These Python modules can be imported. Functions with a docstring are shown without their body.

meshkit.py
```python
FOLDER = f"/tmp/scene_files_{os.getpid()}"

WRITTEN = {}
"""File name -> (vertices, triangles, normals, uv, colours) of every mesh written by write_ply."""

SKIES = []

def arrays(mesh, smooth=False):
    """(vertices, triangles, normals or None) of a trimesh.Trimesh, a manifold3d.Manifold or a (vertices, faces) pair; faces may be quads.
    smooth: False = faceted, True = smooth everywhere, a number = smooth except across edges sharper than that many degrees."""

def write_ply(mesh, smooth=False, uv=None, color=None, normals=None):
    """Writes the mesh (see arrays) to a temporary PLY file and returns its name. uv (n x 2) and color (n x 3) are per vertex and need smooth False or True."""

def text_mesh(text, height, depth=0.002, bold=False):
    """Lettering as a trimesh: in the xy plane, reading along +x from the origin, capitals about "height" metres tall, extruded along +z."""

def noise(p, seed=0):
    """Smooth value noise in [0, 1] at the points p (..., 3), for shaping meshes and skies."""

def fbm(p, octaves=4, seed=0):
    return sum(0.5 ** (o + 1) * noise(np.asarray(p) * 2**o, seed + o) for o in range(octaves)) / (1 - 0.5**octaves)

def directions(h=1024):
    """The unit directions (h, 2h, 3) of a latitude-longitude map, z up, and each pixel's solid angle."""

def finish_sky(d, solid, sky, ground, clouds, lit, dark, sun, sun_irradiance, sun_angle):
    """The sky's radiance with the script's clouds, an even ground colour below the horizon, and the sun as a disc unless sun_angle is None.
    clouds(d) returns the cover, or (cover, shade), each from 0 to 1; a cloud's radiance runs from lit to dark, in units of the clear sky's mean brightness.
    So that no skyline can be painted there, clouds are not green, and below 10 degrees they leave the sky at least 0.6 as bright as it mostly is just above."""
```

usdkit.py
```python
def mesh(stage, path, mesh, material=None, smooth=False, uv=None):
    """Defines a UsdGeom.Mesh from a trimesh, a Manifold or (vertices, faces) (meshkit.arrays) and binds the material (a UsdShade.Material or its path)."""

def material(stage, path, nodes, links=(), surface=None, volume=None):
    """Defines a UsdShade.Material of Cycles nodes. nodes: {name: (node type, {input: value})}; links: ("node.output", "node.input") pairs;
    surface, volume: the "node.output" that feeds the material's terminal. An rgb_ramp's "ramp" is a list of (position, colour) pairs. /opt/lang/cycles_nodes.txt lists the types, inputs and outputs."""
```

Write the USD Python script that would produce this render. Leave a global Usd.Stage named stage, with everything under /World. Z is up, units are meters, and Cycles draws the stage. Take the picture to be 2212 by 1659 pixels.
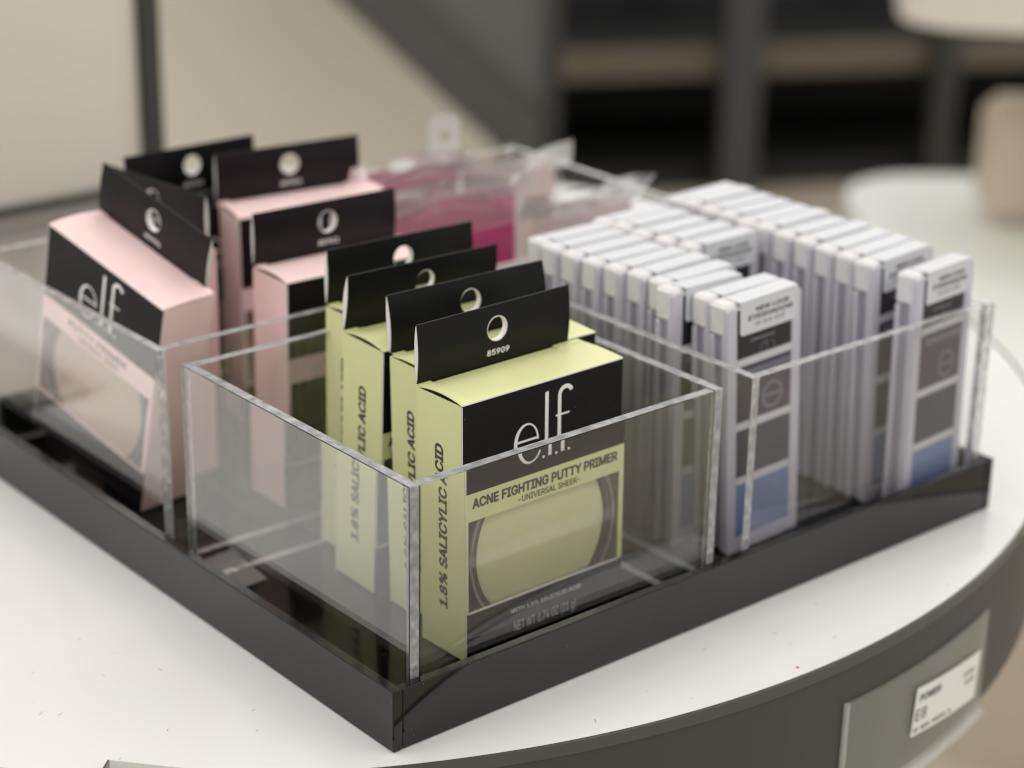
import math, random
import numpy as np, trimesh, manifold3d as m3
import usdkit, meshkit
from shapely import affinity
from shapely.geometry import Polygon, Point, LineString, box as sbox
from shapely.ops import unary_union
from scipy.spatial.transform import Rotation as Ro
from pxr import Usd, UsdGeom, UsdLux, UsdShade, Gf, Sdf

random.seed(7)
RNG = np.random.default_rng(7)
stage = Usd.Stage.CreateInMemory()
UsdGeom.SetStageUpAxis(stage, 'Z')
UsdGeom.SetStageMetersPerUnit(stage, 1.0)
stage.SetDefaultPrim(UsdGeom.Xform.Define(stage, '/World').GetPrim())

# ------------------------------------------------------------------ camera
YAW, PITCH, ROLL = .86727, .37445, .01852
EYE = np.array([-.35244, -.47283, .36425])
fwd = np.array([math.cos(PITCH) * math.cos(YAW), math.cos(PITCH) * math.sin(YAW), -math.sin(PITCH)])
rgt = np.cross(fwd, [0, 0, 1]); rgt /= np.linalg.norm(rgt)
upv = np.cross(rgt, fwd)
rgt, upv = rgt * math.cos(ROLL) + upv * math.sin(ROLL), upv * math.cos(ROLL) - rgt * math.sin(ROLL)
cam = UsdGeom.Camera.Define(stage, '/World/camera')
mtx = np.eye(4); mtx[0, :3] = rgt; mtx[1, :3] = upv; mtx[2, :3] = -fwd; mtx[3, :3] = EYE
cam.AddTransformOp().Set(Gf.Matrix4d(mtx.tolist()))
cam.CreateHorizontalApertureAttr(36.0)
cam.CreateFocalLengthAttr(36.0 * 4427 / 2212)
cam.CreateFStopAttr(6.2)
cam.CreateFocusDistanceAttr(.692)
cam.CreateClippingRangeAttr((.02, 100.0))
cam.CreateExposureAttr(0.32)

# ------------------------------------------------------------------ light
def rect_light(name, loc, w, h, intensity, color, look=None):
    l = UsdLux.RectLight.Define(stage, '/World/' + name)
    l.CreateWidthAttr(w); l.CreateHeightAttr(h); l.CreateIntensityAttr(intensity); l.CreateColorAttr(Gf.Vec3f(*color))
    x = UsdGeom.Xformable(l)
    if look is None:
        x.AddTranslateOp().Set(Gf.Vec3d(*loc))
    else:
        z = np.array(loc, float) - np.array(look, float); z /= np.linalg.norm(z)
        a = np.cross([0, 0, 1], z); a /= np.linalg.norm(a); b = np.cross(z, a)
        m = np.eye(4); m[0, :3] = a; m[1, :3] = b; m[2, :3] = z; m[3, :3] = loc
        x.AddTransformOp().Set(Gf.Matrix4d(m.tolist()))
K = 2.55
WARM = (1, .97, .925)
n_light = 0
for gx in np.arange(-4.4, 5.0, 1.8):
    for gy in np.arange(-2.6, 7.0, 1.6):
        rect_light('ceiling_light' + ('_%03d' % n_light if n_light else ''), (gx, gy, 2.05), 1.2, .6, K, WARM); n_light += 1
dome = UsdLux.DomeLight.Define(stage, '/World/room_light')
dm = usdkit.material(stage, '/World/Looks/room', {'b': ('background_shader', {'color': (1, .985, .955), 'strength': .58})}, [], surface='b.background')
UsdShade.MaterialBindingAPI.Apply(dome.GetPrim()).Bind(dm)

# ------------------------------------------------------------------ helpers
used = {}
def numbered(path):
    n = used.get(path, 0); used[path] = n + 1
    return path if n == 0 else '%s_%03d' % (path, n)
def tag(p, label=None, cat=None, group=None, kind=None):
    p = p.GetPrim() if hasattr(p, 'GetPrim') else p
    for k, v in (('label', label), ('category', cat), ('group', group), ('kind', kind)):
        if v: p.SetCustomDataByKey(k, v)
    return p
def pathof(parent): return '/World' if parent is None else str(parent.GetPath())
def part(name, mesh, mat, parent=None, smooth=False, label=None, m4=None):
    g = usdkit.mesh(stage, numbered(pathof(parent) + '/' + name), mesh, mat, smooth=smooth)
    if m4 is not None: g.AddTransformOp().Set(Gf.Matrix4d(np.asarray(m4).T.tolist()))
    if label: g.GetPrim().SetCustomDataByKey('label', label)
    return g.GetPrim()
def thing(name, label, cat, m4=None, group=None, kind=None):
    x = UsdGeom.Xform.Define(stage, numbered('/World/' + name))
    if m4 is not None: x.AddTransformOp().Set(Gf.Matrix4d(np.asarray(m4).T.tolist()))
    return tag(x, label, cat, group, kind)
def copy_of(root, name, label, m4, group=None, cat=None):
    x = thing(name, label, cat or root.GetCustomDataByKey('category'), m4, group)
    x.GetReferences().AddInternalReference(root.GetPath()); x.SetInstanceable(True)
    return x
def pose(yaw=0, px=0, ry=0, pos=(0, 0, 0)):
    m = np.eye(4); m[:3, :3] = Ro.from_euler('ZXY', [yaw, px, ry], degrees=True).as_matrix(); m[:3, 3] = pos
    return m
def bx(x0, x1, y0, y1, z0, z1, b=0.0):
    p = [(x0, x1), (y0, y1), (z0, z1)]
    if b <= 0:
        m = trimesh.creation.box([x1 - x0, y1 - y0, z1 - z0]); m.apply_translation([(x0 + x1) / 2, (y0 + y1) / 2, (z0 + z1) / 2]); return m
    pts = []
    for i in range(3):
        for sx in (0, 1):
            for sy in (0, 1):
                for sz in (0, 1):
                    s = (sx, sy, sz)
                    pts.append([p[k][s[k]] + (0 if k == i else (b if s[k] == 0 else -b)) for k in range(3)])
    return trimesh.Trimesh(np.array(pts)).convex_hull
def join(*ms): return trimesh.util.concatenate(list(ms))
def ext(poly, h):
    gs = getattr(poly, 'geoms', [poly])
    return join(*[trimesh.creation.extrude_polygon(g, h, engine='earcut') for g in gs if g.area > 1e-12])
def front(m, y):           # drawing plane xy -> a face looking along -y, standing at y
    m = m.copy(); v = m.vertices.copy(); m.vertices = np.stack([v[:, 0], y - v[:, 2], v[:, 1]], 1); return m
def left_side(m, x):       # drawing x runs up, drawing y runs back, on a face looking along -x
    m = m.copy(); v = m.vertices.copy(); m.vertices = np.stack([x - v[:, 2], v[:, 1], v[:, 0]], 1); return m
def text(s, x0, x1, y, h, depth=.00005, bold=True, shear=0.0):
    m = meshkit.text_mesh(s, h, depth, bold)
    a, b = m.bounds[0][0], m.bounds[1][0]
    v = m.vertices; v[:, 0] = x0 + (v[:, 0] - a) * (x1 - x0) / (b - a) + shear * v[:, 1]; v[:, 1] += y; m.vertices = v
    return m
def heavy(s, x0, x1, y, h, w=.00013, **kw):
    return join(*[at_z(text(s, x0 + dx, x1 + dx, y + dy, h, **kw), dz) for dx, dy, dz in ((-w, 0, 0), (w, 0, .000004), (0, w * .7, .000008), (0, -w * .7, .000012))])
def rrect(x0, y0, x1, y1, r): return sbox(x0 + r, y0 + r, x1 - r, y1 - r).buffer(r, quad_segs=6)
def ring(n, z, r): t = np.linspace(0, 2 * np.pi, n, endpoint=False); return np.stack([r * np.cos(t), r * np.sin(t), np.full(n, z)], 1)

# ------------------------------------------------------------------ materials
MATS = {}
def P(name, color, rough=.5, bump=0.0, scale=300.0, var=0.0, vscale=40.0, dust=0.0, **kw):
    nodes = {'p': ('principled_bsdf', {'base_color': color, 'roughness': rough, **kw}), 'g': ('texture_coordinate', {})}
    links = []
    if var:
        nodes['n'] = ('noise_texture', {'scale': vscale, 'detail': 4.0})
        lo = tuple(c * (1 - var) for c in color); hi = tuple(min(1, c * (1 + var)) for c in color)
        nodes['r'] = ('rgb_ramp', {'ramp': [(.3, lo), (.7, hi)]})
        links += [('g.object', 'n.vector'), ('n.fac', 'r.fac'), ('r.color', 'p.base_color')]
    if bump and name.endswith('_card'):
        nodes['m2'] = ('noise_texture', {'scale': 45.0, 'detail': 2.0}); nodes['b2'] = ('bump', {'strength': .35, 'distance': .0012}); links += [('g.object', 'm2.vector'), ('m2.fac', 'b2.height'), ('b2.normal', 'b.normal')]
    if bump:
        nodes['m'] = ('noise_texture', {'scale': scale, 'detail': 3.0}); nodes['b'] = ('bump', {'strength': bump, 'distance': .0003})
        links += [('g.object', 'm.vector'), ('m.fac', 'b.height'), ('b.normal', 'p.normal')]
    if dust:
        nodes['v'] = ('voronoi_texture', {'scale': 210.0}); nodes['dn'] = ('noise_texture', {'scale': 70.0, 'detail': 3.0}); nodes['sub'] = ('math', {'math_type': 'multiply_add', 'value2': -.22, 'value3': .135})
        nodes['th'] = ('math', {'math_type': 'less_than'}); nodes['mx'] = ('mix', {'color1': color, 'color2': (dust, dust, dust * .96)})
        links += [('g.object', 'v.vector'), ('g.object', 'dn.vector'), ('dn.fac', 'sub.value1'), ('v.distance', 'th.value1'), ('sub.value', 'th.value2'), ('th.value', 'mx.fac'), ('mx.color', 'p.base_color')]
    MATS[name] = usdkit.material(stage, '/World/Looks/' + name, nodes, links, surface='p.BSDF')
    return MATS[name]
YELLOW = P('yellow_card', (.68, .70, .355), .42, bump=.05, scale=900, var=.02)
PINK = P('pink_card', (.90, .66, .645), .42, bump=.05, scale=900, var=.02)
BLACKCARD = P('black_card', (.004, .004, .004), .42, bump=.06, scale=700, specular_ior_level=.2, dust=.10)
BLACKPINK = P('black_card_warm', (.007, .004, .006), .42, bump=.06, scale=700, specular_ior_level=.24, dust=.08)
RAW = P('raw_board', (.74, .71, .68), .7)
WHITEINK = P('white_ink', (.80, .79, .76), .5)
GREYINK = P('dark_grey_ink', (.045, .042, .036), .5)
JARRIM = P('jar_rim', (.14, .14, .12), .15, transmission_weight=.5, ior=1.45)
PUTTY = P('green_putty', (.86, .87, .50), .28, var=.03, vscale=60, coat_weight=.4)
PEACH = P('peach_putty', (.95, .70, .54), .28, var=.03, vscale=60)
TRAY = P('black_acrylic', (.004, .004, .004), .06, bump=.012, scale=60, dust=.12)
STICKER = P('white_sticker', (.60, .61, .64), .4)
PALFRAME = P('pale_plastic', (.55, .54, .57), .25)
PALCAP = P('white_cap', (.68, .665, .675), .3, var=.05, vscale=180)
HEADER = P('header_black', (.016, .016, .02), .3)
MAUVE = P('pan_mauve', (.058, .040, .066), .45)
SLATE = P('pan_slate', (.048, .048, .070), .45)
BLUE = P('pan_blue', (.145, .195, .36), .45, var=.08, vscale=200)
VIOLET = P('band_violet', (.06, .05, .085), .4)
GREYPRINT = P('grey_print', (.16, .15, .18), .5)
MAGENTA = P('magenta_card', (.55, .015, .16), .35)
ROSE = P('rose_card', (.48, .15, .225), .4)
PALEPINK = P('pale_pink_card', (.68, .54, .52), .4)
FASCIA = P('dark_laminate', (.044, .044, .040), .42, bump=.05, scale=500)
EDGE = P('edge_band', (.07, .07, .068), .3)
CREAM = P('cream_panel', (.68, .64, .545), .38, var=.03, vscale=3)
DARKMETAL = P('dark_metal', (.03, .031, .027), .45)
POSTGREY = P('post_grey', (.055, .056, .06), .4)
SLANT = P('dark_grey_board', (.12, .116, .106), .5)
SLANT2 = P('painted_shadow_grey', (.075, .071, .064), .5)  # darker copy of the board grey, painting in the soft shadow along the diagonal
GREYBASE = P('grey_laminate', (.30, .28, .25), .4)
TAN = P('tan_edge', (.12, .10, .075), .5)
FLOORM = P('floor_wood', (.42, .37, .29), .4, var=.12, vscale=6)
BLACKVOID = P('shelf_black', (.008, .008, .007), .7)
WHITE2 = P('white_laminate', (.78, .80, .76), .35)
BEIGE = P('beige_board', (.55, .47, .37), .5)
TAPE = P('beige_tape', (.42, .40, .33), .6, var=.08, vscale=300)
LABELW = P('label_paper', (.78, .77, .73), .6)
LINT = P('lint', (.20, .18, .16), .8)
CLEARTAG = P('clear_sticker', (.30, .28, .28), .3)

def acrylic(name, tint=(.99, .99, .99), edge_rough=.24, pane=False, ior=1.5, f0=.045):
    n = {'tc': ('texture_coordinate', {}), 's': ('separate_xyz', {}), 'ab': ('math', {'math_type': 'absolute'}), 'm': ('math', {'math_type': 'less_than', 'value2': .6}),
         'ro': ('math', {'math_type': 'multiply', 'value2': edge_rough}), 'map': ('mapping', {'scale': (.8, 1, .8)}),
         'no': ('noise_texture', {'scale': 300.0, 'detail': 3.0}), 'bs': ('math', {'math_type': 'multiply', 'value2': .9}),
         'bu': ('bump', {'distance': .0012}), 'g': ('principled_bsdf', {'base_color': tint, 'transmission_weight': 1.0, 'ior': ior}),
         'tw': ('math', {'math_type': 'multiply_add', 'value2': -.42, 'value3': 1.0}),
         'n2': ('noise_texture', {'scale': 300.0, 'detail': 4.0}), 'r2': ('rgb_ramp', {'ramp': [(.34, (.46, .46, .47)), (.5, (.62, .62, .63)), (.66, (.84, .84, .83))]}),
         'mc': ('mix', {'color1': tint})}
    l = [('tc.normal', 's.vector'), ('s.y', 'ab.value1'), ('ab.value', 'm.value1'), ('m.value', 'ro.value1'), ('ro.value', 'g.roughness'),
         ('tc.object', 'map.vector'), ('map.vector', 'no.vector'), ('no.fac', 'bu.height'), ('m.value', 'bs.value1'), ('bs.value', 'bu.strength'), ('bu.normal', 'g.normal'), ('m.value', 'tw.value1'), ('tw.value', 'g.transmission_weight'),
          ('map.vector', 'n2.vector'), ('n2.fac', 'r2.fac'), ('r2.color', 'mc.color2'), ('m.value', 'mc.fac'), ('mc.color', 'g.base_color')]
    if pane:   # the bins further back: the wide faces pass light straight through
        n.update({'tr': ('transparent_bsdf', {'color': (.985, .985, .985)}), 'gl': ('glossy_bsdf', {'color': (1, 1, 1), 'roughness': .02}), 'lw': ('layer_weight', {'blend': .5}),
                  'pw': ('math', {'math_type': 'power', 'value2': 5.0}), 'fr': ('math', {'math_type': 'multiply_add', 'value2': .94, 'value3': f0}), 'x': ('mix_closure', {}), 'y': ('mix_closure', {})})
        l += [('lw.facing', 'pw.value1'), ('pw.value', 'fr.value1'), ('tr.BSDF', 'x.closure1'), ('gl.BSDF', 'x.closure2'), ('fr.value', 'x.fac'), ('x.closure', 'y.closure1'), ('g.BSDF', 'y.closure2'), ('m.value', 'y.fac')]
        return usdkit.material(stage, '/World/Looks/' + name, n, l, surface='y.closure')
    return usdkit.material(stage, '/World/Looks/' + name, n, l, surface='g.BSDF')
ACRYLIC = acrylic('clear_acrylic')
PANE = acrylic('clear_acrylic_pane', pane=True)
SIDE = acrylic('clear_acrylic_side', ior=1.70)
SIDEPANE = acrylic('clear_acrylic_side_pane', pane=True, f0=.09)

def film(name, color, clear, rough=.08, body=None, bump=0.0, f0=.04):
    """thin clear plastic: mostly see-through, glossy by the angle, with a little milky body"""
    n = {'t': ('transparent_bsdf', {'color': color}), 'g': ('glossy_bsdf', {'color': (1, 1, 1), 'roughness': rough}), 'lw': ('layer_weight', {'blend': .5}), 'pw': ('math', {'math_type': 'power', 'value2': 5.0}), 'f': ('math', {'math_type': 'multiply_add', 'value2': .92 - f0, 'value3': f0}),
         'd': ('principled_bsdf', {'base_color': body or (.75, .74, .74), 'roughness': .3}), 'x': ('mix_closure', {'fac': 1 - clear}), 'y': ('mix_closure', {})}
    l = [('t.BSDF', 'x.closure1'), ('d.BSDF', 'x.closure2'), ('x.closure', 'y.closure1'), ('g.BSDF', 'y.closure2'), ('lw.facing', 'pw.value1'), ('pw.value', 'f.value1'), ('f.value', 'y.fac')]
    if bump:
        n['tc'] = ('texture_coordinate', {}); n['no'] = ('noise_texture', {'scale': 90.0, 'detail': 3.0}); n['b'] = ('bump', {'strength': bump, 'distance': .004})
        l += [('tc.object', 'no.vector'), ('no.fac', 'b.height'), ('b.normal', 'g.normal')]
    return usdkit.material(stage, '/World/Looks/' + name, n, l, surface='y.closure')
WINDOW = film('window_film', (.97, .97, .96), .985, .05)
def milky(name, color, thru, rough):
    n = {'d': ('principled_bsdf', {'base_color': color, 'roughness': rough}), 't': ('translucent_bsdf', {'color': color}), 'x': ('mix_closure', {'fac': thru})}
    return usdkit.material(stage, '/World/Looks/' + name, n, [('d.BSDF', 'x.closure1'), ('t.BSDF', 'x.closure2')], surface='x.closure')
CASE = milky('palette_case', (.53, .51, .61), .45, .12)
PALSIDE = milky('palette_plastic', (.73, .71, .785), .35, .14)
BAG = film('blister_plastic', (.98, .98, .98), .95, .05, (.8, .8, .8), bump=.9)
SEAL = film('sealed_plastic', (.92, .92, .92), .72, .10, (.86, .88, .86), bump=.5)
FILM = film('crumpled_film', (.95, .95, .95), .58, .07, (.93, .94, .93), f0=.28)
HOLDER = film('sign_plastic', (.88, .89, .87), .74, .12, (.40, .40, .37))

def table_material():
    n = {'tc': ('texture_coordinate', {}), 'v': ('voronoi_texture', {'scale': 90.0, 'randomness': 1.0}), 'v2': ('noise_texture', {'scale': 14.0, 'detail': 3.0}),
         'r': ('rgb_ramp', {'ramp': [(0, (.36, .33, .29)), (.02, (.5, .47, .43)), (.035, (.735, .722, .708)), (1, (.735, .722, .708))]}),
         'n': ('noise_texture', {'scale': 5.0, 'detail': 5.0}), 'rr': ('map_range', {'from_min': .3, 'from_max': .7, 'to_min': .10, 'to_max': .22}),
         'p': ('principled_bsdf', {'roughness': .15})}
    l = [('tc.object', 'v.vector'), ('v.distance', 'r.fac'), ('r.color', 'p.base_color'), ('tc.object', 'n.vector'), ('n.fac', 'rr.value'), ('rr.result', 'p.roughness')]
    del n['v2']
    return usdkit.material(stage, '/World/Looks/table_white', n, l, surface='p.BSDF')
TABLE = table_material()

# ------------------------------------------------------------------ the place: floor, table, back wall, far fixtures
fl = part('floor', bx(-3, 9, -3, 9, -.95, -.90), FLOORM); tag(fl, kind='structure')
TC = (.1680, .3200); TR = .3705
def disc_poly(r, n=256): return Point(*TC).buffer(r, quad_segs=n // 4)
def at_z(m, z): m = m.copy(); m.apply_translation([0, 0, z]); return m
tb = thing('display_table', 'round white topped display table with dark curved fascia under its edge', 'table')
part('tabletop', at_z(ext(disc_poly(TR - .0016), .0042), -.0042), TABLE, tb)
part('edge_band', at_z(ext(disc_poly(TR).difference(disc_poly(TR - .0015)), .0046), -.0043), EDGE, tb)
part('fascia', at_z(ext(disc_poly(TR - .0008).difference(disc_poly(TR - .012)), .0595), -.064), FASCIA, tb)
part('pedestal', at_z(ext(disc_poly(.27, 96), .836), -.9), FASCIA, tb)
def arc_plate(x0, x1, r0, r1, z0, z1, n=40):
    a0 = math.atan2(-math.sqrt(r0 * r0 - (x0 - TC[0]) ** 2), x0 - TC[0]); a1 = math.atan2(-math.sqrt(r0 * r0 - (x1 - TC[0]) ** 2), x1 - TC[0])
    t = np.linspace(a0, a1, n)
    ring_ = [(TC[0] + r1 * math.cos(a), TC[1] + r1 * math.sin(a)) for a in t] + [(TC[0] + r0 * math.cos(a), TC[1] + r0 * math.sin(a)) for a in t[::-1]]
    return at_z(ext(Polygon(ring_), z1 - z0), z0)
sh = thing('sign_holder', 'clear plastic label holder curved along the dark table fascia', 'sign holder')
part('clear_front', arc_plate(.1715, .273, TR - .0005, TR + .0007, -.0665, -.0195), HOLDER, sh)
part('end_strip', arc_plate(.1695, .1714, TR - .0005, TR + .0009, -.0667, -.0193, 4), SEAL, sh)
part('bottom_lip', arc_plate(.1715, .273, TR + .0008, TR + .0030, -.0668, -.0648), SEAL, sh)
# price label: a tilted paper behind the clear front, bent to the same curve
lab = thing('price_label', 'tilted white paper price label in the clear holder on the fascia', 'label')
def on_fascia(m, x0, ang, zc, r):
    v = m.vertices.copy(); c, s = math.cos(ang), math.sin(ang)
    u = v[:, 0] * c - v[:, 1] * s; w = v[:, 0] * s + v[:, 1] * c
    a = math.atan2(-math.sqrt(TR ** 2 - (x0 - TC[0]) ** 2), x0 - TC[0]) + u / TR
    m = m.copy(); rr = r + v[:, 2]
    m.vertices = np.stack([TC[0] + rr * np.cos(a), TC[1] + rr * np.sin(a), zc + w], 1); return m
pl = trimesh.creation.box([.054, .0208, .0002]).subdivide().subdivide().subdivide()
part('paper', on_fascia(pl, .2395, -.10, -.0425, TR + .0012), LABELW, lab)
part('print', on_fascia(join(text('POWER', -.024, -.008, .0040, .0030, .0001), text('E8', -.0255, -.0175, -.0040, .0048, .0001, False), text('0 85 000 1', -.0255, .004, -.0088, .0016, .0001),
                             text('12345', .012, .022, .0030, .0018, .0001, False), text('000', .014, .023, -.0010, .0018, .0001, False)), .2395, -.10, -.0425, TR + .00135), GREYINK, lab)
# thin grey slab over the back part of the tabletop, and the cream wall panel behind it
gb = part('grey_slab', bx(-.06, .36, .345, .583, .0005, .004, .001), GREYBASE); tag(gb, 'thin grey slab on the table behind the tray', 'mat')
wl = thing('wall_panel', 'cream back wall panel with a dark vertical divider bar', 'wall')
part('panel', bx(-.07, .2535, .592, .612, .0004, .55), CREAM, wl)
part('divider_bar', bx(.2545, .267, .586, .614, .0004, .55, .001), DARKMETAL, wl)
part('baseboard', bx(-.07, .2535, .584, .5915, .0004, .016, .001), GREYBASE, wl)
part('baseboard_trim', bx(-.07, .2535, .583, .5915, .0165, .0195), DARKMETAL, wl)
FH = np.array([math.cos(YAW), math.sin(YAW)]); RH = np.array([math.sin(YAW), -math.cos(YAW)])
def frame(dist, side, turn=0.0, z=0.0):
    """a place on the shop floor: dist metres ahead of the table's viewing side, side metres across"""
    p = EYE[:2] + FH * dist + RH * side; a = YAW - math.pi / 2 + math.radians(turn)
    m = np.eye(4); m[:2, 0] = [math.cos(a), math.sin(a)]; m[:2, 1] = [-math.sin(a), math.cos(a)]; m[:3, 3] = [*p, z]; return m
fw_ = part('far_wall', bx(-1.2, -.04, 0, .05, -.9, .9), CREAM, m4=frame(3.3, .04)); tag(fw_, 'cream wall far behind the table, beyond the divider bar', 'wall')
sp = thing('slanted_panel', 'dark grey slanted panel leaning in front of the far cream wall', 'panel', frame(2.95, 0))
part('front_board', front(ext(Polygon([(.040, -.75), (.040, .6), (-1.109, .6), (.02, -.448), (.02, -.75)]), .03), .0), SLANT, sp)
part('painted_shadow_band', front(ext(Polygon([(-1.114, .6), (-1.00, .6), (.035, -.36), (.035, -.47), (.018, -.452)]), .02), -.032), SLANT2, sp)  # added dark strip, its colour stands in for the soft shadow gradient here
part('side_post', bx(.041, .062, -.05, .05, -.9, .6), DARKMETAL, sp)
gd = thing('shelving_unit', 'dark black shelving unit with tan shelf edge far behind the table', 'shelving', frame(4.32, .04, 13))
part('back_board', bx(-.3, 2.2, .50, .53, -.90, .3), BLACKVOID, gd)
part('bottom_shelf', bx(-.3, 2.2, .02, .499, -.90, -.845), BLACKVOID, gd)
part('shelf', bx(-.3, 2.2, .02, .499, -.590, -.576), BLACKVOID, gd)
part('shelf_edge', bx(-.3, 2.2, .0, .0195, -.640, -.572), TAN, gd)
part('post', bx(.410, .492, -.05, -.002, -.9, .3, .004), POSTGREY, gd)
part('post', bx(.897, .955, -.05, -.002, -.9, .3, .004), DARKMETAL, gd)
part('side_board', bx(-.33, -.302, -.02, .53, -.9, .3), BLACKVOID, gd)
part('upper_panel', bx(-.3, 2.2, .30, .32, -.575, .3), HEADER, gd)
wp = thing('display_platform', 'low white display platform behind the table at the right', 'platform', frame(1.95, .42, 0))
part('platform_top', at_z(ext(rrect(.03, .0, 1.2, .86, .12), .03), -.44), WHITE2, wp)
part('platform_base', bx(.10, 1.1, .10, .75, -.9, -.441), BEIGE, wp)
bb = part('beige_stand', bx(0, .30, 0, .12, -.409, -.253, .02), BEIGE, m4=frame(2.55, .612, 0)); tag(bb, 'beige board stand on the white platform at the right edge', 'stand')
cs = part('cream_shelf', at_z(ext(rrect(0, 0, .8, .5, .08), .05), -.100), CREAM, m4=frame(2.3, .430, -8)); tag(cs, 'cream shelf high at the upper right corner', 'shelf')

# ------------------------------------------------------------------ black tray
TL, TW, TH, TT = .3155, .3165, .0232, .0042
tr = thing('display_tray', 'square glossy black acrylic tray on the white table', 'tray')
part('floor_panel', bx(TT, TL - TT, TT, TW - TT, .0003, .0033), TRAY, tr)
part('left_panel', bx(0, TT - .0001, 0, TW, .0003, TH, .0004), TRAY, tr)
part('right_panel', bx(TL - TT + .0001, TL, 0, TW, .0003, TH, .0004), TRAY, tr)
part('front_panel', bx(TT + .0001, TL - TT - .0001, .00015, TT - .0002, .0003, TH - .0001, .0004), TRAY, tr)
part('back_panel', bx(TT + .0001, TL - TT - .0001, TW - TT + .0002, TW - .0001, .0003, TH - .0001, .0004), TRAY, tr)
st = part('clear_floor_sticker', ext(Polygon([(.0241, .1264), (.0374, .1274), (.0413, .1579), (.027, .1559)]), .0001), CLEARTAG, m4=pose(pos=(0, 0, .0034))); tag(st, 'clear square sticker on the black tray floor near the left rim', 'sticker')
tp = part('tape_strip', ext(Polygon([(.006, .0062), (.0225, .0056), (.0425, .0312), (.0400, .0345), (.0200, .034), (.0065, .0205)]).intersection(Polygon([(.0055, .0055), (.034, .0052), (.0330, .0130), (.0120, .0180), (.0056, .030)])), .0001), TAPE, m4=pose(pos=(0, 0, .0034))); tag(tp, 'beige tape scrap on the tray floor in the front corner', 'tape')

# ------------------------------------------------------------------ acrylic bins
AT = .0042; AZ0, AZ1 = .0036, .0927
def wall_y(w, h): return bx(0, w, 0, AT, 0, h, .00025)
def turned(x, y, z): m = np.eye(4); m[:3, :3] = [[0, -1, 0], [1, 0, 0], [0, 0, 1]]; m[:3, 3] = [x, y, z]; return m   # local x runs along +y, thickness along -x
def acrylic_bin(label, x0, x1, y0, y1, yaw=0.0, near=PANE):
    w, d, h = x1 - x0, y1 - y0, AZ1 - AZ0
    b = thing('acrylic_bin', label, 'bin', pose(yaw, pos=(x0, y0, AZ0)), 'clear acrylic bins in the tray')
    g = .0002
    part('front_panel', bx(AT + g, w - AT - g, .0001, AT, 0, h - .0003, .00025), near, b)
    part('back_panel', bx(AT + g, w - AT - g, d - AT, d - .0001, 0, h - .0003, .00025), PANE, b)
    part('left_panel', bx(0, d, 0, AT, 0, h, .00025), SIDE if near is ACRYLIC else SIDEPANE, b, m4=turned(AT, 0, 0))
    part('right_panel', bx(0, d, 0, AT, 0, h, .00025), PANE, b, m4=turned(w, 0, 0))
    return b
acrylic_bin('front clear acrylic bin holding the yellow cartons', .0101, .1530, .0045, .1437, near=ACRYLIC)
acrylic_bin('right clear acrylic bin packed with eyeshadow palettes', .1680, .3108, .0045, .1605)
acrylic_bin('wide rear clear acrylic bin holding the pink cartons and magenta packs', .0101, .3108, .1612, .3118)

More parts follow.
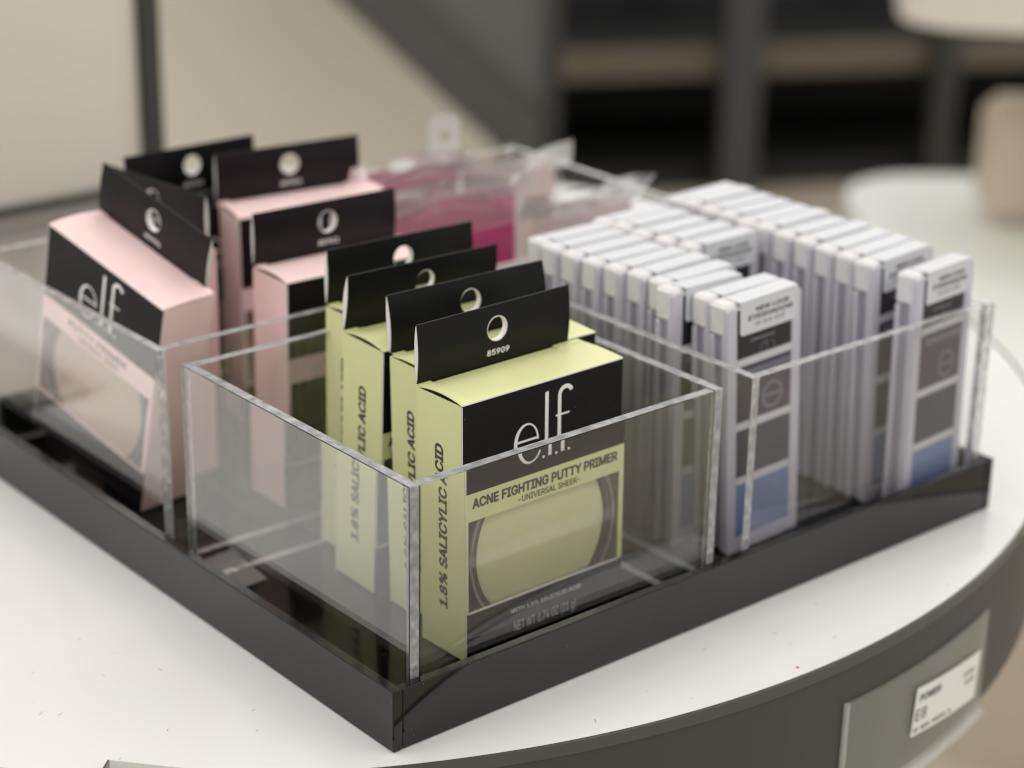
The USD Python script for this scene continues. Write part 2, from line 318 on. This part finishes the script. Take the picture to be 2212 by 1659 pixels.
# ------------------------------------------------------------------ cartons
CW, CD, CH, HT = .075, .0255, .0977, .0225
def logo():
    o = affinity.scale(Point(0, 0).buffer(1, quad_segs=24), .00575, .0073); i = affinity.translate(affinity.scale(Point(0, 0).buffer(1, quad_segs=24), .0046, .0066), .0004, 0)
    e = o.difference(i)
    e = e.difference(Polygon([(0, -.0003), (.009, .0004), (.009, -.0042), (.003, -.0030)]))
    e = e.union(sbox(-.0048, .0004, .0054, .0012).intersection(o))
    e = affinity.translate(e, .0290, .0767)
    l = Polygon([(.0376, .0935), (.0392, .0938), (.0391, .0702), (.0377, .0702)])
    arc = [(.0473 + .0029 * math.cos(a), .0908 + .0029 * math.sin(a)) for a in np.linspace(math.pi, .35, 14)]
    f = LineString([(.0444, .0702)] + arc).buffer(.00078, quad_segs=6, cap_style=2).union(sbox(.0427, .0831, .0491, .0838))
    dots = [Point(x, .0703).buffer(.00052, quad_segs=6) for x in (.0354, .0414, .0474)]
    return unary_union([e, l, f, *dots])
LOGO = logo()
def lid_mesh(bow, w=CW, d=CD):
    nx, ny = 36, 10
    X = np.concatenate([np.linspace(0, .02, 20), np.linspace(.023, w, nx - 20)]); Y = np.linspace(0, d - .0012, ny)
    x, y = np.meshgrid(X, Y, indexing='ij')
    z = CH + .0002 + bow * np.sin(np.pi * np.clip(y / (d - .0012), 0, 1)) ** .8 * np.exp(-x / .011) + .4 * bow * np.sin(np.pi * y / d) * np.exp(-(w - x) / .011)
    top = np.stack([x, y, z], -1).reshape(-1, 3); bot = top - [0, 0, .0004]
    n = len(top); F = []
    I = lambda i, j: i * ny + j
    for i in range(nx - 1):
        for j in range(ny - 1):
            a, b, c, e = I(i, j), I(i + 1, j), I(i + 1, j + 1), I(i, j + 1)
            F += [(a, b, c), (a, c, e), (n + a, n + c, n + b), (n + a, n + e, n + c)]
    rim = [I(i, 0) for i in range(nx)] + [I(nx - 1, j) for j in range(1, ny)] + [I(i, ny - 1) for i in range(nx - 2, -1, -1)] + [I(0, j) for j in range(ny - 2, 0, -1)]
    for a, b in zip(rim, rim[1:] + rim[:1]): F += [(a, n + b, b), (a, n + a, n + b)]
    return trimesh.Trimesh(np.vstack([top, bot]), F, process=False)
def lens(hs, z0, z1, t0, n=14):
    u = np.linspace(0, 1, n); h = t0 + hs * np.sin(np.pi * u) ** .9
    z = z0 + u * (z1 - z0); yc = CD - .0004
    return Polygon(list(zip(yc - h, z)) + list(zip((yc + h)[::-1], z[::-1])))
def along_x(poly, x0, x1):
    m = ext(poly, x1 - x0); v = m.vertices.copy(); m.vertices = np.stack([v[:, 2] + x0, v[:, 0], v[:, 1]], 1); return m
def to_man(m): return m3.Manifold(m3.Mesh(np.asarray(m.vertices, np.float32), np.asarray(m.faces, np.uint32)))
HX, HZ, HR = .0355, CH + .0137, .0047
def tab_mesh(bulge, bend):
    m = to_man(along_x(lens(bulge, CH + .0001, CH + HT, .0003), 0, .0700))
    cyl = m3.Manifold.cylinder(.02, HR, HR, 40).rotate((90, 0, 0)).translate((HX, CD + .01, HZ))
    m = m - cyl - to_man(bx(-.001, .0056, -.1, .1, CH - .001, CH + .0008)) - to_man(bx(.0625, .08, -.1, .1, CH - .001, CH + .0008))
    q = m.to_mesh(); t = trimesh.Trimesh(q.vert_properties[:, :3], q.tri_verts)
    return lean(t, bend)
def lean(t, bend):
    v = t.vertices.copy(); u = np.clip((v[:, 2] - CH) / HT, 0, 2); v[:, 1] += bend * u ** 1.6; t.vertices = v; return t
def hole_lining(bulge, bend):
    o = m3.Manifold.cylinder(.0024, HR + .00002, HR + .00002, 40) - m3.Manifold.cylinder(.0024, HR - .00025, HR - .00025, 40)
    o = o.rotate((90, 0, 0)).translate((HX, CD - .0004 + .0012, HZ)); q = o.to_mesh()
    return lean(trimesh.Trimesh(q.vert_properties[:, :3], q.tri_verts), bend)
Z1, ZW1, ZW0 = .0651, .0545, .0188
def carton(label, m4, kind, bow=.0014, bulge=.0010, bend=0.0, jar=None, group=None):
    card, black = {'yellow': (YELLOW, BLACKCARD), 'pink': (PINK, BLACKPINK), 'black': (BLACKCARD, BLACKCARD)}[kind]
    c = thing('carton', label, 'carton', m4, group)
    t = .0005
    part('black_band', bx(0.0002, CW - .0002, 0, t, Z1, CH - .0002), black, c)
    hole = rrect(.0011, ZW0, CW - .0024, ZW1, .0003)
    part('front_panel', front(ext(sbox(.0002, ZW0 - .0000, CW - .0002, Z1 - .00002).difference(hole), t), t), card, c)
    part('base_band', bx(.0002, CW - .0002, 0, t, 0, ZW0 - .00022), black, c)
    part('window_lip', bx(.0011, CW - .0024, -.0001, t + .0001, ZW0 - .0002, ZW0 + .0003), RAW if kind == 'yellow' else PINK, c)
    part('lid_fold', bx(.0006, CW - .0006, -.00005, .00014, CH - .00022, CH + .00024), RAW if kind != 'black' else card, c)
    part('side_panel', bx(0, t, t + .0001, CD, 0, CH - .0004), card, c)
    part('side_panel', bx(CW - t, CW, t + .0001, CD, 0, CH - .0004), card, c)
    part('fold_edge', bx(-.00006, .00022, -.00006, .00030, .0003, CH - .0005), RAW, c)
    part('back_panel', bx(t, CW - t, CD - t, CD - .0001, 0, CH - .0004), card, c)
    part('bottom_panel', bx(t + .0001, CW - t - .0001, t + .0001, CD - t - .0001, 0, t), RAW, c)
    part('lid', lid_mesh(bow), card, c, smooth=40)
    part('lid_shoulder', bx(.0004, .0055, CD - .0040, CD - .0001, CH + .0006, CH + .00085), card, c)
    part('lid_shoulder', bx(.0626, CW - .0004, CD - .0040, CD - .0001, CH + .0003, CH + .00075), card, c)
    tb_ = part('hang_tab', tab_mesh(bulge, bend), black, c, smooth=35)
    part('hole_lining', hole_lining(bulge, bend), RAW, tb_)
    part('tab_end', lean(along_x(lens(bulge * .86, CH + .0012, CH + HT - .0005, .00012), -.0002, -.00002), bend), RAW, tb_)
    part('tab_end', lean(along_x(lens(bulge * .86, CH + .0012, CH + HT - .0005, .00012), .07002, .0702), bend), RAW, tb_)
    ins = part('inner_wall', bx(t + .0002, CW - t - .0002, CD - .006, CD - .0055, .001, .07), card, c)
    part('window_film', bx(.0009, CW - .0022, t + .0002, t + .0003, ZW0 - .0001, ZW1 + .0002), WINDOW, c)
    part('logo', front(ext(LOGO, .00005), -.00002), WHITEINK, c)
    if kind == 'yellow':
        part('product_name', front(heavy('ACNE FIGHTING PUTTY PRIMER', .0030, .0712, .0594, .0034, w=.00014), -.00002), GREYINK, c)
        part('shade_name', front(text('-UNIVERSAL SHEER-', .0238, .0530, .0558, .0022), -.00002), GREYINK, c)
        part('ingredient_line', front(text('WITH 1.8% SALICYLIC ACID', .0205, .0545, .0128, .0015), -.00002), WHITEINK, c)
        part('net_weight', front(text('NET WT 0.74 OZ (21 g)', .0222, .0520, .0052, .0036, bold=False), -.00002), WHITEINK, c)
        part('side_text', left_side(heavy('1.8% SALICYLIC ACID', .0172, .0795, -.0020, .0041, w=.00018, shear=.12), -.00002).apply_translation([0, .0128, 0]), GREYINK, c)
        num = '85909'
    else:
        part('product_name', front(text('PUTTY PRIMER', .0180, .0570, .0594, .0030), -.00002), GREYINK, c)
        part('shade_name', front(text('-UNIVERSAL SHEER-', .0238, .0530, .0558, .0022), -.00002), GREYINK, c)
        num = '85901'
    nm = text(num, .0310, .0412, CH + .0040, .0021)
    nm = front(nm, 0); v = nm.vertices.copy(); uu = np.clip((v[:, 2] - CH) / HT, 0, 1)
    v[:, 1] += CD - .0004 - .0003 - .00006 - bulge * np.sin(np.pi * uu) ** .9; nm.vertices = v
    part('tab_number', lean(nm, bend), WHITEINK, tb_)
    if jar:
        jr = thing('putty_jar', jar, 'jar', m4 @ pose(pos=(.0369, .0014, .0380)))
        rim = trimesh.creation.annulus(r_min=.0312, r_max=.0346, height=.013, sections=72)
        rim.apply_translation([0, 0, -.0065]); part('rim', front(rim, 0), JARRIM, jr, smooth=35)
        part('outer_lip', front(at_z(trimesh.creation.annulus(r_min=.0334, r_max=.0345, height=.0006, sections=72), .0003), 0), CLEARTAG, jr, smooth=35)
        pr = np.array([[0, -.011], [.0311, -.011], [.0311, -.0024], [.0306, -.0014], [.0295, -.0009], [.0240, -.0004], [.012, -.0001], [0, 0]])
        disc = trimesh.creation.revolve(pr, sections=72); part('putty', front(disc, 0), PUTTY if kind == 'yellow' else PEACH, jr, smooth=35)
        dim = trimesh.creation.icosphere(2, .0011); dim.apply_scale([1, 1, .25]); dim.apply_translation([0, 0, -.0001]); part('dimple', front(dim, 0), PUTTY if kind == 'yellow' else PEACH, jr, smooth=True)
    return c
GY, GP = 'yellow cartons in the front bin', 'pink cartons in the left rear bin'
carton('frontmost yellow carton with its whole printed front and round jar window visible', pose(.29, -.73, -.27, (.0529, .0292, .0042)), 'yellow', jar='pale green putty jar in the window of the frontmost yellow carton', group=GY)
carton('second yellow carton directly behind the frontmost one', pose(-3.3, -1.2, -.6, (.0619, .0573, .0048)), 'yellow', bow=.0010, bulge=.0013, bend=.0015, group=GY)
carton('third yellow carton showing its side lettering at the left of the second', pose(-.8, 1.3, .58, (.0612, .0905, .0045)), 'yellow', bow=.0014, bulge=.0014, bend=-.002, group=GY)
carton('rearmost yellow carton with only its black tab and left edge showing', pose(-1.0, 0, .73, (.0730, .1168, .0046)), 'yellow', group=GY)
carton('tilted pink carton leaning at the left with large elf lettering turned left', pose(-83.25, 1.12, 14.5, (.0173, .2806, .0229)), 'pink', bow=.0010, jar='peach putty jar in the window of the tilted pink carton', group=GP)
carton('tall pink carton in the middle rear with its black tab standing highest', pose(-9.79, 1.2, -1.0, (.1124, .2606, .0044)), 'pink', group=GP)
carton('pink carton just behind the yellow cartons', pose(-1.31, .27, .35, (.0774, .1743, .0043)), 'pink', jar='peach putty jar in the pink carton behind the yellow cartons', group=GP)
carton('black carton at the very back showing only its black hang tab', pose(3.3, 0, .9, (.0800, .2790, .0045)), 'black', group=None)
carton('dark tabbed carton squeezed behind the tilted pink carton', pose(-83, 0, 0, (.0445, .2990, .0042)), 'pink', group=GP)


# ------------------------------------------------------------------ eyeshadow palettes
PW, PD, PH = .0394, .0106, .1052
def palette():
    p = thing('eyeshadow_palette', 'front eyeshadow palette of the nearest row behind the bin corner', 'palette', None, 'clear cased eyeshadow palettes')
    b = .0006
    part('case', bx(.0012, PW - .0012, .0034, PD - .0026, .0006, PH * .874, b), CASE, p)
    part('back_plate', bx(0, PW, PD - .0025, PD, 0, PH * .874, b), PALSIDE, p)
    part('front_frame', front(ext(rrect(0, 0, PW, PH * .985, .0012).difference(sbox(.0048, .0060, PW - .0048, PH * .975)), .0034), .0034), PALSIDE, p)
    part('cap', bx(-.0002, PW + .0002, .0014, PD + .0001, PH * .875, PH, .0013), PALCAP, p)
    part('header_card', bx(.0049, PW - .0049, .0003, .0009, PH * .782, PH * .972), HEADER, p)
    def bar(z): part('cross_bar', bx(.0046, PW - .0046, .0000, .0011, z - .0015, z + .0015), PALFRAME, p)
    for z in (.765, .512, .290): bar(PH * z)
    part('stripe_card', bx(.0049, PW - .0049, .0003, .0009, PH * .690, PH * .749), VIOLET, p)
    part('stripe', bx(.0085, PW - .0049, .0001, .00028, PH * .706, PH * .730), GREYPRINT, p)
    part('pan', bx(.0049, PW - .0049, .0003, .0009, PH * .528, PH * .689), MAUVE, p, label='mauve pan with a grey emblem')
    part('pan', bx(.0049, PW - .0049, .0003, .0009, PH * .306, PH * .496), SLATE, p, label='dark slate pan')
    part('pan', bx(.0049, PW - .0049, .0003, .0009, .0061, PH * .274), BLUE, p, label='blue pan')
    em = Point(0, 0).buffer(.0058).difference(Point(0, 0).buffer(.0044)).union(sbox(-.0044, -.0006, .0044, .0006))
    part('emblem', front(ext(affinity.translate(em, PW * .62, PH * .600), .0001), .0002), GREYPRINT, p)
    lg = affinity.translate(affinity.rotate(affinity.scale(LOGO, .55, .55, origin=(.037, .08)), 90, origin=(.037, .08)), PW / 2 - .037, PH * .835 - .08)
    part('header_logo', front(ext(lg.intersection(sbox(.005, PH * .785, PW - .005, PH)), .0001), .0002), GREYPRINT, p)
    stk = part('sticker', join(front(ext(rrect(.0062, PH * .872, PW - .0022, PH * 1.03, .0016).intersection(sbox(0, 0, PW, PH)), .0002), -.0001),
                               at_z(ext(sbox(.0062, -.0002, PW - .0022, PD - .002), .0002), PH + .0001)), STICKER, p)
    part('sticker_print', front(join(text('NEW LOOK', .0145, .0325, PH * .953, .0017, .0001), text('EYESHADOW', .0105, .0345, PH * .924, .0019, .0001), text('0.14 OZ', .0145, .0300, PH * .898, .0014, .0001, False)), -.00032), GREYINK, stk)
    return p
pal = palette()
jit = 0
def pal_pose(lbt, yaw, px, ry, z=.0042):
    global jit
    jit += 1; g = np.random.default_rng(jit); yaw, px, ry, z = yaw + g.uniform(-1.3, 1.3), px + g.uniform(-.9, .7), ry + g.uniform(-.8, .8), z + g.uniform(0, .0012) * (jit > 1)
    R = pose(yaw, px, ry)
    o = np.array([lbt[0], lbt[1], 0]) - (R[:3, :3] @ np.array([0, PD, PH]))
    low = min((R[:3, :3] @ np.array(c))[2] for c in [(0, 0, 0), (PW, 0, 0), (0, PD, 0), (PW, PD, 0)])
    R[:3, 3] = [o[0], o[1], z - low]; return R
row1 = [(.1826, .0428, -1.5, -1.5, -2.4), (.1838, .0535, -1, -1, -2), (.1756, .0652, 2, -2, .5), (.1826, .0768, 0, -1, -1), (.1818, .0885, 1, -1, -.6), (.1792, .0995, 0, -.8, -.5),
        (.1775, .1106, 1, -1, 0), (.1762, .1218, 0, -.6, 0), (.1758, .1332, -1, -.8, 0), (.1780, .1448, 0, 0, 0)]
UsdGeom.Xformable(pal).AddTransformOp().Set(Gf.Matrix4d(pal_pose(row1[0][:2], *row1[0][2:]).T.tolist()))
ORD = ['', 'second', 'third', 'fourth', 'fifth', 'sixth', 'seventh', 'eighth', 'ninth', 'tenth', 'eleventh', 'twelfth', 'thirteenth']
G = 'clear cased eyeshadow palettes'
def pal_copy(label, m):
    x = thing('eyeshadow_palette', label, 'palette', None, G)
    x.GetReferences().AddInternalReference(pal.GetPath()); x.SetInstanceable(True)
    UsdGeom.Xformable(x).ClearXformOpOrder()
    UsdGeom.Xformable(x).AddTransformOp(opSuffix='own').Set(Gf.Matrix4d(m.T.tolist()))
for i, (x, y, a, b, c) in enumerate(row1[1:], 1):
    pal_copy('%s eyeshadow palette from the front in the row nearest the yellow cartons' % ORD[i], pal_pose((x, y), a, b, c))
row2 = [(.2243, .1035, 2, -1, 0), (.2216, .1150, 1, -1, 0), (.2190, .1265, 0, 0, 0), (.2182, .1378, 0, 0, 0), (.2190, .1500, 0, 0, 0)]
for i, (x, y, a, b, c) in enumerate(row2):
    pal_copy(('%s eyeshadow palette from the front of the short middle row' % ORD[i]).strip() if i else 'front eyeshadow palette of the short middle row', pal_pose((x, y), a, b, c))
row3 = [(.2667, .0215, 5, -1.4, 1), (.2650, .0425, 2, -1, -1.5), (.2668, .0545, 2, -1.2, -1), (.2672, .0662, 1, -1, -1), (.2672, .0778, 1, -1, -.5), (.2676, .0900, 1, -1, 0), (.2680, .1015, 1, -1, 0),
        (.2680, .1128, 0, -1, 0), (.2680, .1240, 0, -1, 0), (.2678, .1350, 0, -.6, 0), (.2676, .1462, 0, 0, 0), (.2674, .1555, 0, 0, 0)]
for i, (x, y, a, b, c) in enumerate(row3):
    pal_copy('%s eyeshadow palette from the front of the far right row' % ORD[i] if i else 'front eyeshadow palette of the far right row in the bin corner', pal_pose((x, y), a, b, c))

# ------------------------------------------------------------------ blister packs behind
def blister(label, m4, w, h, hang, card=ROSE, low=MAGENTA, ridge=True, group='plastic blister packs behind the cartons'):
    b = thing('blister_pack', label, 'blister pack', m4, group)
    part('card', bx(0, w, .006, .0068, .0835, h), card, b)
    part('lower_card', bx(0, w, .0055, .0068, .0, .083), low, b)
    n, mrows = 18, 14
    X, Zz = np.meshgrid(np.linspace(-.003, w + .003, n), np.linspace(0, h + .004, mrows), indexing='ij')
    bul = .008 * np.sin(np.pi * np.clip((Zz) / (h + .004), 0, 1)) ** .5 * np.sin(np.pi * np.clip((X + .003) / (w + .006), 0, 1)) ** .4
    cr = .0016 * (meshkit.fbm(np.stack([X * 90, Zz * 60, X * 0 + w * 100], -1), 3) - .5)
    top = np.stack([X, .004 - bul + cr, Zz], -1).reshape(-1, 3)
    F = []
    for i in range(n - 1):
        for j in range(mrows - 1):
            a = i * mrows + j; F += [(a, a + mrows, a + mrows + 1), (a, a + mrows + 1, a + 1)]
    part('clear_front', trimesh.Trimesh(top, F, process=False), BAG, b, smooth=True)
    if ridge:
        na, nb = 64, 14
        U, Vv = np.meshgrid(np.linspace(-.012, w + .006, na), np.linspace(0, 1, nb), indexing='ij')
        q = np.stack([U * 75, Vv * 1.1, np.full_like(U, w * 400)], -1); q2 = np.stack([U * 38, Vv * .6, np.full_like(U, w * 700)], -1)
        fold = np.abs(meshkit.noise(q, 3) - .5) * 2; wave = meshkit.noise(q2, 5) - .5
        Zc = h - .004 + Vv * (.0125 + .005 * (meshkit.noise(np.stack([U * 34, U * 0, U * 0 + w * 90], -1), 9) - .5))
        Yc = .0035 + .010 * wave + .0055 * (fold - .5) * (.3 + Vv) - .004 * Vv
        Vt = np.stack([U, Yc, Zc], -1).reshape(-1, 3); F = []
        for k in range(na - 1):
            for m_ in range(nb - 1):
                a = k * nb + m_; F += [(a, a + nb, a + nb + 1), (a, a + nb + 1, a + 1)]
        part('crimped_film', trimesh.Trimesh(Vt, F, process=False), FILM, b, smooth=True)
    if hang:
        hp = rrect(w * .68, h + .004, w * .68 + .0165, h + .024, .004).difference(Point(w * .68 + .0085, h + .0135).buffer(.0030))
        part('hang_tab', front(ext(hp, .0005), .006), SEAL, b)
    return b
blister('rear magenta blister pack with a clear hang tab above it', pose(-9, 0, 0, (.1895, .2680, .0045)), .0480, .101, True)
blister('nearer magenta blister pack behind the black carton tabs', pose(-5, 0, 0, (.1690, .2200, .0045)), .0660, .101, False)
blister('pale pink blister pack behind the middle palette row', pose(-3, 0, 0, (.2420, .2080, .0045)), .0580, .090, False, PALEPINK, PALEPINK)
blister('faded pink blister pack furthest back beside the bin wall', pose(-6, 0, 0, (.2450, .2650, .0045)), .0540, .094, False, PALEPINK, PALEPINK)

# ------------------------------------------------------------------ small things on the table
sg = thing('clear_sign_strip', 'clear plastic strip with a purple edge at the bottom left on the table', 'sign strip')
part('strip', ext(Polygon([(-.0741, .0547), (-.0560, .0335), (-.0760, .0120), (-.0960, .0350)]), .0024), HOLDER, sg, m4=pose(pos=(-.0036, -.0040, .0006)))
part('edge', ext(Polygon([(-.0745, .0551), (-.0741, .0547), (-.0960, .0350), (-.0964, .0354)]), .0026), P('purple_edge', (.10, .04, .12), .3), sg, m4=pose(pos=(-.0036, -.0040, .0005)))
lint = []
for k in range(150):
    a = RNG.uniform(0, 2 * np.pi); x, y = RNG.uniform(-.16, .28), RNG.uniform(-.06, .30)
    if (x - TC[0]) ** 2 + (y - TC[1]) ** 2 > (TR - .006) ** 2 or (-.004 < x < TL + .004 and -.004 < y < TW): continue
    L = RNG.uniform(.0006, .0026) ; cv = RNG.uniform(-1.2, 1.2); wd = RNG.uniform(.00004, .00009)
    t = np.linspace(0, 1, 6); ang = a + cv * t
    pts = np.array([x, y]) + np.cumsum(np.stack([np.cos(ang), np.sin(ang)], 1) * L / 6, 0)
    lint.append(at_z(ext(LineString(pts).buffer(wd, quad_segs=1), .00005), .00005))
lt = part('lint', join(*lint), LINT); tag(lt, 'tiny dark lint and dust specks scattered on the white tabletop', 'lint', kind='stuff')
spk = part('makeup_speck', at_z(ext(Point(.1495, -.0435).buffer(.0006), .00008), .00005), MAGENTA); tag(spk, 'tiny dark red makeup speck on the white tabletop near its front edge', 'speck')
